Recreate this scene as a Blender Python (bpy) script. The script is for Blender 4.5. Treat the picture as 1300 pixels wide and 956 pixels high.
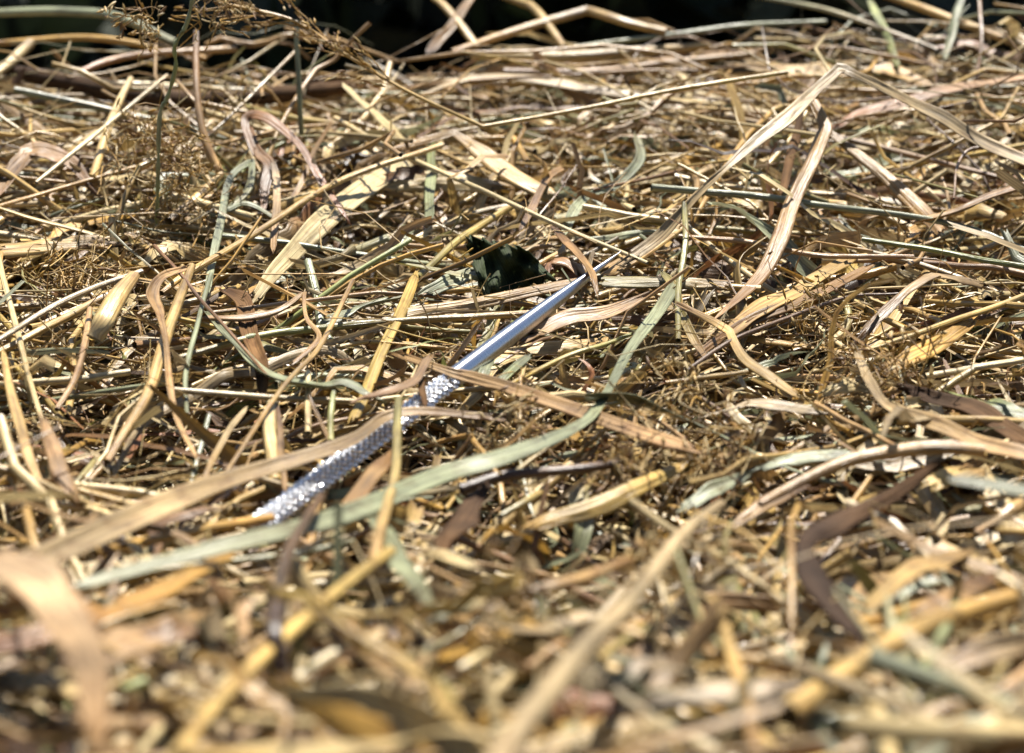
import bpy, math
import numpy as np
from mathutils import Vector

for o in list(bpy.data.objects):
    bpy.data.objects.remove(o, do_unlink=True)
scene = bpy.context.scene
C = scene.collection
rng = np.random.default_rng(7)

# ---------------------------------------------------------------- camera
CAM_H, PITCH, FPX = 0.225, math.radians(22.0), 2915.0     # metres over the hay, tilt, focal length in photo pixels
PX0, PY0 = 650.0, 433.0                                    # optical centre of the photograph
cam_data = bpy.data.cameras.new('camera')
cam = bpy.data.objects.new('camera', cam_data)
C.objects.link(cam)
cam.location = (0, 0, CAM_H)
cam.rotation_euler = (math.pi/2 - PITCH, 0, 0)
cam_data.sensor_fit = 'HORIZONTAL'
cam_data.sensor_width = 22.3
cam_data.lens = FPX/1300*22.3
cam_data.shift_y = -45/1300
cam_data.clip_start, cam_data.clip_end = 0.01, 100
cam_data.dof.use_dof = True
cam_data.dof.focus_distance = 0.628
cam_data.dof.aperture_fstop = 8.6
cam_data.dof.aperture_blades = 7
scene.camera = cam

# ---------------------------------------------------------------- light
SUN = Vector((0.08, 0.50, 0.86)).normalized()             # towards the sun
world = bpy.data.worlds.new('World')
scene.world = world
world.use_nodes = True
wn = world.node_tree
sky = wn.nodes.new('ShaderNodeTexSky')
sky.sky_type = 'NISHITA'
sky.sun_disc = False
sky.sun_elevation = math.asin(SUN.z)
sky.sun_rotation = math.atan2(SUN.x, SUN.y)
wn.links.new(sky.outputs[0], wn.nodes['Background'].inputs[0])
wn.nodes['Background'].inputs[1].default_value = 0.05
sl = bpy.data.lights.new('sun', 'SUN')
sl.energy, sl.angle, sl.color = 5.0, math.radians(0.53), (1.0, 0.955, 0.88)
sun = bpy.data.objects.new('sun', sl)
C.objects.link(sun)
sun.rotation_euler = SUN.to_track_quat('Z', 'Y').to_euler()
sun.location = SUN*3
vs = scene.view_settings
vs.view_transform, vs.look, vs.exposure, vs.gamma = 'Standard', 'None', 1.33, 1.0
vs.use_curve_mapping = False
scene.cycles.max_bounces = 5
scene.cycles.diffuse_bounces = 1
scene.cycles.glossy_bounces = 3
scene.cycles.transmission_bounces = 4
scene.cycles.sample_clamp_indirect = 6
scene.cycles.use_denoising = True
scene.cycles.use_adaptive_sampling = True
scene.cycles.adaptive_threshold = 0.015

# ---------------------------------------------------------------- view geometry (used only to size and place traced stalks in the pile)
CP, SP = math.cos(PITCH), math.sin(PITCH)
CAMV = np.array([0, 0, CAM_H])
FWD, UP = np.array([0, CP, -SP]), np.array([0, SP, CP])

def ray(px, py):
    a, b = (px-PX0)/FPX, (PY0-py)/FPX
    return np.array([a, CP+b*SP, -SP+b*CP])

def at(px, py, d=0.0):
    """the point seen at (px, py) that stands over the hay surface point d pixels lower in the picture"""
    r0 = ray(px, py+d)
    Y = r0[1]*(CAM_H/-r0[2])
    r = ray(px, py)
    return CAMV + r*(Y/r[1])

def project(P):
    q = P - CAMV
    z = q@FWD
    return PX0 + FPX*q[..., 0]/z, PY0 - FPX*(q@UP)/z, z

def norm(v):
    return v/np.maximum(np.linalg.norm(v, axis=-1, keepdims=True), 1e-12)

# ---------------------------------------------------------------- materials
PAL = {
    'straw': (.60, .43, .19), 'pale': (.70, .57, .36), 'cream': (.70, .60, .41), 'ochre': (.56, .35, .10),
    'tan': (.46, .30, .145), 'brown': (.24, .135, .065), 'pink': (.46, .30, .175), 'redbrown': (.36, .165, .085),
    'dark': (.06, .037, .028), 'greygreen': (.295, .335, .25), 'bluegreen': (.38, .43, .36), 'green': (.27, .32, .12),
    'olive': (.30, .28, .11), 'yellow': (.60, .44, .15), 'greytan': (.47, .375, .265), 'umber': (.15, .085, .045), 'pinkpale': (.60, .45, .34)}
PAL = {k: (v[0]*.74, v[1]*.685, v[2]*.51) for k, v in PAL.items()}
WORD = {'straw': 'golden', 'pale': 'pale straw-coloured', 'cream': 'cream', 'ochre': 'ochre', 'tan': 'tan', 'brown': 'brown',
        'pink': 'pinkish tan', 'redbrown': 'red-brown', 'dark': 'near-black', 'greygreen': 'grey-green', 'bluegreen': 'blue-green',
        'green': 'green', 'olive': 'olive', 'yellow': 'yellow', 'greytan': 'grey-tan', 'umber': 'dark brown', 'pinkpale': 'pale pink'}

def new_mat(name):
    m = bpy.data.materials.new(name)
    m.use_nodes = True
    nt = m.node_tree
    return m, nt, nt.nodes['Principled BSDF'], nt.nodes['Material Output']

def N(nt, kind, **kw):
    n = nt.nodes.new(kind)
    for k, v in kw.items():
        setattr(n, k, v)
    return n

def plant_mat(name, rough, trans, spec):
    m, nt, bs, out = new_mat(name)
    L = nt.links.new
    att = N(nt, 'ShaderNodeAttribute', attribute_name='Col')
    uv = N(nt, 'ShaderNodeUVMap')
    mp = N(nt, 'ShaderNodeMapping')
    mp.inputs['Scale'].default_value = (2.2, 0.045, 1)          # streaks along the fibre; u and v are in millimetres
    L(uv.outputs[0], mp.inputs[0])
    n1 = N(nt, 'ShaderNodeTexNoise')
    n1.inputs['Scale'].default_value, n1.inputs['Detail'].default_value = 1.0, 4.0
    L(mp.outputs[0], n1.inputs['Vector'])
    mp2 = N(nt, 'ShaderNodeMapping')
    mp2.inputs['Scale'].default_value = (0.35, 0.16, 1)         # blotches and stains
    L(uv.outputs[0], mp2.inputs[0])
    n2 = N(nt, 'ShaderNodeTexNoise')
    n2.inputs['Scale'].default_value, n2.inputs['Detail'].default_value = 1.0, 5.0
    L(mp2.outputs[0], n2.inputs['Vector'])
    r1 = N(nt, 'ShaderNodeMapRange')
    for i, v in enumerate((0.28, 0.72, 0.42, 1.35)):
        r1.inputs[i+1].default_value = v
    L(n1.outputs['Fac'], r1.inputs[0])
    mul = N(nt, 'ShaderNodeVectorMath', operation='SCALE')
    L(att.outputs['Color'], mul.inputs[0])
    L(r1.outputs[0], mul.inputs['Scale'])
    r2 = N(nt, 'ShaderNodeMapRange')
    for i, v in enumerate((0.50, 0.72, 0.0, 0.85)):
        r2.inputs[i+1].default_value = v
    L(n2.outputs['Fac'], r2.inputs[0])
    stain = N(nt, 'ShaderNodeVectorMath', operation='MULTIPLY')
    stain.inputs[1].default_value = (0.55, 0.45, 0.38)
    L(mul.outputs[0], stain.inputs[0])
    mx = N(nt, 'ShaderNodeMix', data_type='VECTOR')
    L(r2.outputs[0], mx.inputs[0])
    L(mul.outputs[0], mx.inputs[4])
    L(stain.outputs[0], mx.inputs[5])
    L(mx.outputs[1], bs.inputs['Base Color'])
    bs.inputs['Roughness'].default_value = rough
    bs.inputs['Specular IOR Level'].default_value = spec
    bp = N(nt, 'ShaderNodeBump')
    bp.inputs['Strength'].default_value, bp.inputs['Distance'].default_value = 0.9, 0.0004
    L(n1.outputs['Fac'], bp.inputs['Height'])
    L(bp.outputs[0], bs.inputs['Normal'])
    if trans:
        tr = N(nt, 'ShaderNodeBsdfTranslucent')
        L(mx.outputs[1], tr.inputs[0])
        mix = N(nt, 'ShaderNodeMixShader')
        mix.inputs[0].default_value = trans
        L(bs.outputs[0], mix.inputs[1])
        L(tr.outputs[0], mix.inputs[2])
        L(mix.outputs[0], out.inputs[0])
    return m

MAT_STALK = plant_mat('straw_skin', 0.36, 0.0, 0.55)
MAT_BLADE = plant_mat('dry_leaf_blade', 0.40, 0.18, 0.42)
MAT_ROT = plant_mat('rotten_leaf', 0.8, 0.1, 0.15)
MAT_FIBRE = plant_mat('dry_fibre', 0.5, 0.15, 0.4)

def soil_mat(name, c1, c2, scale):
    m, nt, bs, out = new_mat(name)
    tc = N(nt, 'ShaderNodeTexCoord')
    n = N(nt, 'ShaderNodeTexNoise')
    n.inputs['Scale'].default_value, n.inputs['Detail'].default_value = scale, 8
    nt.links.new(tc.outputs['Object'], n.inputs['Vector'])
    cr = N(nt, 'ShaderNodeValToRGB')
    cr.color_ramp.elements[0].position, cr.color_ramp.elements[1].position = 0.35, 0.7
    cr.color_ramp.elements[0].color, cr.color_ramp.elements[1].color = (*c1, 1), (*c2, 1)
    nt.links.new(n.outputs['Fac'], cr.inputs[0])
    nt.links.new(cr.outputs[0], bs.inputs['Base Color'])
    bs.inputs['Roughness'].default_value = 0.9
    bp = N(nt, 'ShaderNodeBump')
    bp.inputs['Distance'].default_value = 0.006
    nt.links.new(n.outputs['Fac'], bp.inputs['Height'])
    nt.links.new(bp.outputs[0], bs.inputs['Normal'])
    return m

def steel_mat(name, rough, rings):
    m, nt, bs, out = new_mat(name)
    L = nt.links.new
    bs.inputs['Metallic'].default_value = 1.0
    bs.inputs['Base Color'].default_value = (0.56, 0.58, 0.63, 1)
    bs.inputs['Roughness'].default_value = rough
    if not rings:                                               # groove shade and crest glints painted into the colour
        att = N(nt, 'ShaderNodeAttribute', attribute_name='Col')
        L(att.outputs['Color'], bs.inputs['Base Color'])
    if rings:
        tg = N(nt, 'ShaderNodeTangent', direction_type='RADIAL', axis='Z')
        L(tg.outputs[0], bs.inputs['Tangent'])
        bs.inputs['Anisotropic'].default_value = 0.9
        bs.inputs['Anisotropic Rotation'].default_value = 0.25
    tc = N(nt, 'ShaderNodeTexCoord')
    mp = N(nt, 'ShaderNodeMapping')
    mp.inputs['Scale'].default_value = (60, 60, 6000) if rings else (900, 900, 900)   # turning marks run round the shaft
    L(tc.outputs['Object'], mp.inputs[0])
    n = N(nt, 'ShaderNodeTexNoise')
    n.inputs['Scale'].default_value, n.inputs['Detail'].default_value = 1.0, 4.0
    L(mp.outputs[0], n.inputs['Vector'])
    mr = N(nt, 'ShaderNodeMapRange')
    for i, v in enumerate((0.3, 0.7, rough*0.7, rough*1.5)):
        mr.inputs[i+1].default_value = v
    L(n.outputs['Fac'], mr.inputs[0])
    L(mr.outputs[0], bs.inputs['Roughness'])
    bp = N(nt, 'ShaderNodeBump')
    bp.inputs['Strength'].default_value, bp.inputs['Distance'].default_value = (0.8 if rings else 0.3), 0.00006
    L(n.outputs['Fac'], bp.inputs['Height'])
    L(bp.outputs[0], bs.inputs['Normal'])
    return m

MAT_STEEL = steel_mat('turned_steel', 0.29, True)
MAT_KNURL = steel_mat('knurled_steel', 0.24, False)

# ---------------------------------------------------------------- mesh helpers
def fast_mesh(name, verts, quads, uvc, cols, mat, smooth=True):
    me = bpy.data.meshes.new(name)
    nv, nq = len(verts), len(quads)
    me.vertices.add(nv)
    me.vertices.foreach_set('co', np.ascontiguousarray(verts, np.float32).ravel())
    me.loops.add(nq*4)
    me.polygons.add(nq)
    me.loops.foreach_set('vertex_index', np.ascontiguousarray(quads, np.int32).ravel())
    me.polygons.foreach_set('loop_start', np.arange(0, nq*4, 4, dtype=np.int32))
    me.polygons.foreach_set('use_smooth', np.full(nq, smooth))
    if uvc is not None:
        l = me.uv_layers.new(name='UVMap')
        l.data.foreach_set('uv', np.ascontiguousarray(uvc, np.float32).ravel())
    if cols is not None:
        a = me.color_attributes.new('Col', 'FLOAT_COLOR', 'POINT')
        c4 = np.ones((nv, 4), np.float32)
        c4[:, :3] = cols
        a.data.foreach_set('color', c4.ravel())
    me.update(calc_edges=True)
    me.materials.append(mat)
    return me

def sweep(P, W, NR, COL, prof, closed, ragged=0.0):
    """P (n,k,3) centre lines, W (n,k) widths, NR (n,k,3) reference normals, COL (n,k,3), prof (n,m,2) section in widths"""
    n, k, _ = P.shape
    m = prof.shape[1]
    T = norm(np.gradient(P, axis=1))
    B = norm(np.cross(T, NR))
    NN = np.cross(B, T)
    V = (P[:, :, None] + W[:, :, None, None]*(prof[:, None, :, 0:1]*B[:, :, None] + prof[:, None, :, 1:2]*NN[:, :, None]))
    if ragged:
        h = m//2 if closed else m
        q = rng.normal(0, .05, (n, k, h))
        for _ in range(4 if k > 15 else 1):
            q[:, 1:-1] = (q[:, 2:]+q[:, 1:-1]+q[:, :-2])/3
        q = np.concatenate([q, q[:, :, ::-1]], 2) if closed else q
        V += (q*W.max(1)[:, None, None])[..., None]*NN[:, :, None]
        h = m//2 if closed else m
        for e, sg in ((0, -1), (k-1, 1)):
            q = rng.uniform(-.6, 1, (n, h))
            q = np.concatenate([q, q[:, ::-1]], 1) if closed else q
            V[:, e] += sg*ragged*(q*W.max(1)[:, None])[..., None]*T[:, e][:, None]
    mm = m if closed else m-1
    j = np.arange(mm)
    j2 = (j+1) % m
    i = np.arange(k-1)
    base = (np.arange(n)*k*m)[:, None, None]
    a = base + (i*m)[None, :, None] + j
    b = base + (i*m)[None, :, None] + j2
    c = base + ((i+1)*m)[None, :, None] + j2
    d = base + ((i+1)*m)[None, :, None] + j
    Q = np.stack([a, b, c, d], -1).reshape(-1, 4)
    pc = np.concatenate([prof, prof[:, :1]], 1) if closed else prof
    seg = np.linalg.norm(np.diff(pc, axis=1), axis=2)
    U = np.concatenate([np.zeros((n, 1)), np.cumsum(seg, 1)], 1)*W.mean(1)[:, None]*1000      # (n, mm+1) mm
    U = U + rng.uniform(0, 500, (n, 1))
    ln = np.linalg.norm(np.diff(P, axis=1), axis=2)
    Vc = np.concatenate([np.zeros((n, 1)), np.cumsum(ln, 1)], 1)*1000 + rng.uniform(0, 4000, (n, 1))
    u0 = np.broadcast_to(U[:, None, :-1], (n, k-1, mm)); u1 = np.broadcast_to(U[:, None, 1:], (n, k-1, mm))
    v0 = np.broadcast_to(Vc[:, :-1, None], (n, k-1, mm)); v1 = np.broadcast_to(Vc[:, 1:, None], (n, k-1, mm))
    UV = np.stack([np.stack([u0, v0], -1), np.stack([u1, v0], -1), np.stack([u1, v1], -1), np.stack([u0, v1], -1)], -2)
    CC = np.broadcast_to(COL[:, :, None], (n, k, m, 3)).reshape(-1, 3)
    return V.reshape(-1, 3), Q, UV.reshape(-1, 4, 2), CC

def circle(m):
    a = np.arange(m)/m*2*math.pi
    return np.stack([np.cos(a)*.5, np.sin(a)*.5], 1)

def blade_section(m, curl, ridge, thick=0.0):
    s = np.linspace(-1, 1, m)
    top = np.stack([s*.5, curl*s*s + ridge*np.cos(s*math.pi*2.5)], 1)
    if thick:
        bot = top[::-1].copy()
        bot[:, 1] -= thick*(1-0.7*np.abs(bot[:, 0]*2))
        return np.concatenate([top, bot], 0)
    return top

def link(name, data, parent=None):
    o = bpy.data.objects.new(name, data)
    C.objects.link(o)
    if parent:
        o.parent = parent
    return o

def tag(o, label=None, cat=None, group=None, kind=None):
    for k, v in (('label', label), ('category', cat), ('group', group), ('kind', kind)):
        if v:
            o[k] = v
    return o

def spline(pts, per=10, kinks=()):
    """Catmull-Rom through pts; sharp at the indices in kinks"""
    pts = np.asarray(pts, float)
    runs, st = [], 0
    for kx in list(kinks)+[len(pts)-1]:
        runs.append(pts[st:kx+1]); st = kx
    out = []
    for r in runs:
        if len(r) == 2:
            t = np.linspace(0, 1, per+1)[:, None]
            seg = r[0]*(1-t)+r[1]*t
        else:
            e = np.vstack([2*r[0]-r[1], r, 2*r[-1]-r[-2]])
            seg = []
            for i in range(1, len(e)-2):
                t = np.linspace(0, 1, per, endpoint=False)[:, None]
                p0, p1, p2, p3 = e[i-1:i+3]
                seg.append(.5*((2*p1)+(-p0+p2)*t+(2*p0-5*p1+4*p2-p3)*t*t+(-p0+3*p1-3*p2+p3)*t**3))
            seg = np.vstack(seg+[r[-1:]])
        out.append(seg if not out else seg[1:])
    return np.vstack(out)

# ---------------------------------------------------------------- structure: soil, the bed the hay lies in
def surf(x, y):
    """height of the hay surface (metres)"""
    z = -0.0035 + 0.0030*np.sin(x*31+1.1)*np.cos(y*23+.4) + 0.0022*np.sin(x*57+y*41) + 0.0015*np.sin(y*83-x*29+2) + 0.0062*np.sin(x*97+1.4*np.sin(y*61))*np.sin(y*113+1.2*np.sin(x*71)) - 0.0035
    edge = 0.848 - 0.030*np.exp(-((x+0.045)/0.045)**2) - 0.045/(1+np.exp((x+0.10)/0.018)) + 0.010*np.sin(x*60)          # the far shoulder of the heap, nearer on one side
    z = z - np.clip(y-edge, 0, None)*0.9 - np.clip(y-edge-.05, 0, None)*1.1
    q = np.clip((.44-y)/.13, 0, 1)
    z = z + .045*q*q*(3-2*q)                               # the heap rises towards the camera
    z = z - np.clip(0.18-y, 0, None)*1.3 - np.clip(np.abs(x)-0.42, 0, None)*1.3
    return np.maximum(z, -0.395)

gx, gy = np.meshgrid(np.linspace(-.75, .75, 101), np.linspace(-.08, 1.25, 101))
gz = surf(gx, gy) - 0.034
gv = np.stack([gx, gy, np.maximum(gz, -0.42)], -1).reshape(-1, 3)
ii = (np.arange(100)[:, None]*101 + np.arange(100)).ravel()
bed_mat = soil_mat('shaded_straw', (.012, .008, .005), (.05, .03, .015), 120)  # dark sheet below the strands; shade of the gaps put into its colour
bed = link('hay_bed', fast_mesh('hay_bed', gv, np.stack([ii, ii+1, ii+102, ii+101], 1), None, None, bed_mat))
tag(bed, kind='structure')
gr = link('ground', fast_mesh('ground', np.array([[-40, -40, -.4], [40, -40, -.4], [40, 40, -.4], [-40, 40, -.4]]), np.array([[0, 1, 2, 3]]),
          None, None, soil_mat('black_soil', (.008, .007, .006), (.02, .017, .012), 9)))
tag(gr, kind='structure')

# ---------------------------------------------------------------- occupancy picture: keeps loose straw from burying the needle
GW, GH = 650, 478
hero_depth = np.full((GH, GW), 9.0)
needle_depth = np.full((GH, GW), 9.0)

def mark(buf, P, W, pad=1.0):
    x, y, z = project(P)
    for a, b, c, w in zip(x, y, z, W):
        r = max(1, w*FPX/c/4*pad)
        x0, x1 = int(max(0, a/2-r)), int(min(GW-1, a/2+r))
        y0, y1 = int(max(0, b/2-r)), int(min(GH-1, b/2+r))
        if x1 >= x0 and y1 >= y0:
            buf[y0:y1+1, x0:x1+1] = np.minimum(buf[y0:y1+1, x0:x1+1], c)

# ---------------------------------------------------------------- the needle
tip, knee = at(790, 318, 14), at(345, 655, 12)
axis = norm(knee - tip)
NLEN = float(np.linalg.norm(knee-tip)) + 0.006
smooth_end = at(573, 482, 11)
SM = float((smooth_end-tip)@axis)
R0 = 0.00268
needle = tag(link('needle', None), 'steel needle with knurled grip lying half buried in the hay', 'needle')
needle.location = tip
needle.rotation_euler = Vector(axis).to_track_quat('Z', 'Y').to_euler()   # local +Z runs from the point to the butt

def lathe(name, prof, m, mat, parent, disp=None, smooth=True):
    a = np.arange(m)/m*2*math.pi
    s, r = prof[:, 0], prof[:, 1]
    rr = np.repeat(r[:, None], m, 1)
    if disp is not None:
        rr = rr + disp(s[:, None], a[None])
    V = np.stack([rr*np.cos(a), rr*np.sin(a), np.repeat(s[:, None], m, 1)], -1).reshape(-1, 3)
    i, j = np.meshgrid(np.arange(len(s)-1), np.arange(m), indexing='ij')
    Q = np.stack([i*m+j, i*m+(j+1) % m, (i+1)*m+(j+1) % m, (i+1)*m+j], -1).reshape(-1, 4)
    cols = None
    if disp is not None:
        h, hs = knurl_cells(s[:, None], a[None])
        c = np.clip(.12+h*1.9+hs*.25, 0, .97)  # painted contrast: shade low in the grooves, glint on the crests
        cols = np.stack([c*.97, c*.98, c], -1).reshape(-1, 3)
    return link(name, fast_mesh(name, V, Q, None, cols, mat, smooth), parent)

taper = SM*0.86
s = np.concatenate([np.linspace(0, .004, 8), np.linspace(.005, SM-.0012, 60)])
prof = np.stack([s, R0*0.955*np.where(s < taper, 1-(1-np.minimum(s/taper, 1))**1.95, 1)+0.00003], 1)
prof[0, 1] = 1e-6
lathe('point', prof, 56, MAT_STEEL, needle)
s = np.linspace(SM-.0016, SM+.0012, 12)
lathe('collar', np.stack([s, R0*(0.965+.05*np.sin(np.linspace(0, math.pi, 12)))], 1), 56, MAT_STEEL, needle)

STARTS, LEAD = 11, 0.0275
def knurl_cells(s, a):
    p = STARTS*(a/(2*math.pi) + s/LEAD)
    q = STARTS*(a/(2*math.pi) - s/LEAD)
    tri = lambda t: np.abs((t % 1)*2-1)
    hsh = np.sin(np.round(p)*12.9898 + np.round(q)*78.233)*43758.5453
    hsh = hsh - np.floor(hsh)
    return np.minimum(tri(p), tri(q)), hsh
def knurl(s, a):
    h, hsh = knurl_cells(s, a)
    fade = np.clip((s-SM)/.002, 0, 1)
    return 0.00064*fade*(np.minimum(h*1.5, .85+.3*hsh)*(.7+.5*hsh)-0.5)
s = np.linspace(SM+.0008, NLEN, 640)
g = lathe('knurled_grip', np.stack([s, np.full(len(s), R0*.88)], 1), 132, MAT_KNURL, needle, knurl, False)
g['label'] = 'diamond-knurled grip of the needle'
s = np.array([NLEN-.0005, NLEN+.0006, NLEN+.0014, NLEN+.0016])
lathe('butt_cap', np.stack([s, R0*np.array([.97, .95, .7, .001])], 1), 40, MAT_STEEL, needle)
ts = np.linspace(0, NLEN, 200)
mark(needle_depth, tip+axis*ts[:, None], np.full(200, R0*2)*np.clip(ts/taper, .2, 1), 1.0)
hero_depth[:] = needle_depth

# ---------------------------------------------------------------- traced strands
# (kind, label, colours, widths in photo pixels, path "x,y,d ...", kink indices, landmark phrase)
HERO = []
def H(kind, label, col, w, path, kinks=(), mark_as=None, **kw):
    HERO.append((kind, label, col, w, path, kinks, mark_as, kw))
# over and around the needle
H('blade', 'long grey-green blade sweeping in front of the needle, folded at its upper end', 'greygreen', [17, 15, 12, 11, 12, 13, 17, 20, 22, 23, 20, 12],
  '861,356,14 838,392,22 795,445,34 765,496,42 741,534,46 704,563,50 640,588,58 560,606,70 440,650,85 300,687,88 90,745,70', (), 'long grey-green blade', roll=.3)
H('blade', 'brown tongue of dry leaf folded down behind the grey-green blade top', 'olive>tan', [6, 15, 10], '840,345,14 858,372,12 868,420,6')
H('blade', 'thick tan stalk reaching over the knurled grip of the needle', 'greytan>tan', [32, 33, 29, 21, 17, 12, 10, 9], '-20,742,108 95,694,90 203,649,75 305,607,60 437,563,42 493,531,30 560,527,24 655,533,16', (), 'thick tan stalk over the grip', roll=.3)
H('stalk', 'ochre straw ending at the buried butt of the needle', 'ochre', [15, 15, 13], '120,701,45 237,676,36 345,657,26', (), 'ochre straw at the needle butt')
H('blade', 'brown blade crossing the needle where point meets grip', 'tan>pink', [8, 11, 16, 17, 15], '505,450,30 560,468,30 615,485,28 735,522,36 880,572,52', (), 'brown blade crossing the needle shoulder')
H('blade', 'reddish brown dry leaf strip bent over the knurled grip', 'pink>brown', [11, 10, 8], '545,452,40 521,486,42 462,506,46', (), 'reddish strip bent over the grip')
H('blade', 'short dark brown leaf shred hanging beside the grip', 'umber', [8, 9, 6], '533,472,36 537,494,32 540,515,26')
H('stalk', 'upright yellowish green stalk standing across the grip of the needle', 'olive>tan', [10, 12, 14, 15], '506,508,42 504,560,55 499,610,72 486,665,92 474,712,90', (), 'upright stalk across the grip')
H('blade', 'brown soft leaf lying under the lower end of the grip', 'brown>tan', [8, 20, 20, 9], '418,672,60 446,636,62 480,596,52 500,572,38')
H('blade', 'tan curled shred crossing the needle close to its tip', 'brown>tan', [10, 8, 8, 5], '705,290,14 733,322,20 752,347,24 758,373,16', (), 'curled shred over the needle tip')
H('blade', 'glossy brown leaf curl looped behind the needle tip', 'redbrown>pink', [12, 15, 16, 9], '696,345,4 700,330,8 722,330,12 742,352,6')
H('blade', 'flat tan blade running behind the needle shaft', 'greytan>tan', [15, 16, 15, 13], '500,402,3 521,397,4 599,384,4 760,352,3', (), 'flat tan blade behind the shaft')
H('stalk', 'pale straw with a green middle and joint, ending under the needle shaft', 'pale>green>straw', [8, 9, 10, 9], '195,463,4 332,427,8 440,413,8 672,398,6', (), 'pale straw with the green joint', node=0.29)
H('blade', 'yellow blade sloping up behind the reddish strip', 'yellow', [13, 14, 15, 12], '447,532,5 466,490,7 500,412,9 529,345,9', (), 'yellow sloping blade')
H('blade', 'pinkish ribbed blade coming out from under the needle shaft', 'pink', [16, 20, 17, 8], '676,428,2 720,408,4 768,398,7 830,372,10', (), 'pinkish ribbed blade by the shaft')
H('blade', 'olive tan straw split flat beside the needle tip', 'olive>tan', [12, 15, 15, 13], '757,354,3 836,357,5 890,359,5 930,361,5', (), 'flat olive straw beside the tip')
H('stalk', 'cut straw stub with a hollow pale end beyond the flat olive straw', 'straw', [10, 11], '925,364,6 966,367,6')
H('blade', 'light tan blade rising past the needle tip to the tall bent blade', 'tan>straw', [20, 17, 12], '770,345,3 815,318,6 865,284,16')
H('stalk', 'yellow-green stem lying below the needle shaft', 'yellow>green', [6, 7, 7, 5], '640,492,5 711,456,8 760,440,8 802,424,8', (), 'yellow-green stem below the shaft')
H('blade', 'short green shred beside the yellow-green stem', 'green>greygreen', [10, 11, 9], '634,485,5 652,468,8 673,450,8')
H('blade', 'stubby grey-green leaf piece leaning on the needle shaft', 'bluegreen>greygreen', [13, 15, 12], '611,482,8 616,470,10 622,456,9')
H('stalk', 'olive stem end with frayed top standing right beside the folded blade', 'olive', [7, 8, 8, 7], '869,258,60 870,300,48 862,365,22 861,432,8', (), 'frayed olive stem')
H('blade', 'olive dry leaf hanging below the folded grey-green blade', 'olive>tan', [8, 13, 12, 6], '860,384,16 868,405,13 882,432,8 896,455,4')
# centre, behind the needle
H('stalk', 'thin pale straw slanting down to the needle tip', 'cream', [7, 7, 6, 5], '425,150,34 504,193,32 667,267,26 822,334,8', (), 'thin pale slanting straw')
H('stalk', 'long golden stalk slanting up to a folded blade', 'ochre>straw', [8, 11, 10, 9, 8], '205,372,14 244,344,20 330,292,26 440,227,32 562,184,40', (), 'long golden slanting stalk')
H('blade', 'wide tan blade folded at the top of the golden slanting stalk', 'tan>straw', [10, 9, 20, 21, 18], '500,190,42 574,167,48 612,193,36 664,228,22 702,248,10', (1,), 'wide folded tan blade')
H('blade', 'broad cream blade lying beneath the golden slanting stalk', 'cream', [10, 22, 29, 27, 18], '322,382,4 352,340,6 405,287,8 465,238,8 525,198,7', (), 'broad cream blade')
H('blade', 'flat pale leaf piece lying below the fold of the tan blade', 'pale', [15, 26, 24, 12], '495,236,3 535,230,4 590,231,4 632,236,3')
H('blade', 'green upright leaf behind the pale leaf piece', 'green>greygreen', [9, 13, 12], '548,182,18 546,228,9 545,280,3')
H('blade', 'blue-green twisted leaf curling behind the needle tip', 'bluegreen', [13, 14, 8, 12, 13, 9], '716,295,6 730,268,10 750,246,12 784,231,14 812,203,18 808,172,22', (), 'blue-green twisted leaf')
H('blade', 'blue-green blade tucked under the pale straw left of the needle', 'bluegreen>greygreen', [12, 15, 10], '420,407,3 455,392,4 505,378,3')
H('blade', 'greenish flat shred half under the tan blade behind the shaft', 'bluegreen', [14, 20, 14], '540,372,3 570,358,4 606,344,3')
H('stalk', 'yellowish stem under the dark leaf', 'olive>yellow', [9, 11, 9], '530,352,4 590,300,5 650,262,5')
H('blade', 'brown arched shred beside the thin pale straw', 'brown>pink', [6, 10, 8, 7], '660,292,10 676,262,18 700,222,24 716,212,22')
H('stalk', 'golden bent twig of straw beneath the wide folded blade', 'ochre', [9, 9, 9], '585,176,8 652,176,10 670,206,6', (1,))
# tall bent blade and neighbours
H('blade', 'tall grey-tan blade bent to a sharp peak above the hay', 'greytan', [13, 15, 11, 8, 16, 20, 13, 11, 11, 12, 17, 15, 14],
  '798,330,8 840,300,28 880,257,62 920,218,92 960,180,112 995,149,128 1030,114,142 1065,86,152 1097,102,140 1154,132,112 1198,152,96 1242,179,76 1312,210,56', (7,), 'tall bent blade', roll=.15)
H('blade', 'long brown blade hanging from the tall bent blade', 'tan>pink', [12, 16, 18, 20, 21, 17, 5], '1030,124,122 1046,160,102 1030,203,78 1008,252,54 988,303,32 962,350,14 908,404,3', (1,), 'long brown hanging blade')
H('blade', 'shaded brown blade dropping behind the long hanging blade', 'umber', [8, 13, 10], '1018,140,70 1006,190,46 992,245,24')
H('blade', 'tan blade sloping away from the hanging blade', 'tan', [8, 13, 20, 22, 14], '1053,166,60 1097,200,44 1141,240,24 1170,266,12 1196,296,5', (), 'tan sloping blade')
H('blade', 'brown arched blade end reaching in over the hay edge', 'brown>tan', [12, 10, 9, 5], '1312,236,46 1249,254,40 1212,271,28 1148,284,12', (), 'brown arched blade')
H('stalk', 'thin brown tendril looping down onto the brown arched blade', 'brown', [5, 5, 4, 3], '1272,186,60 1232,190,56 1216,210,48 1211,252,34')
H('blade', 'red-brown blade slanting under the tall bent blade', 'redbrown>pink', [7, 11, 13, 10, 9], '1060,162,18 1097,142,26 1158,125,34 1232,108,38 1312,96,40', (), 'red-brown slanting blade')
H('stalk', 'pinkish tan stalk running behind the long hanging blade', 'pink', [7, 8, 8, 7], '862,300,12 945,307,12 1045,324,12 1160,326,12', (), 'pinkish running stalk')
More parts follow.
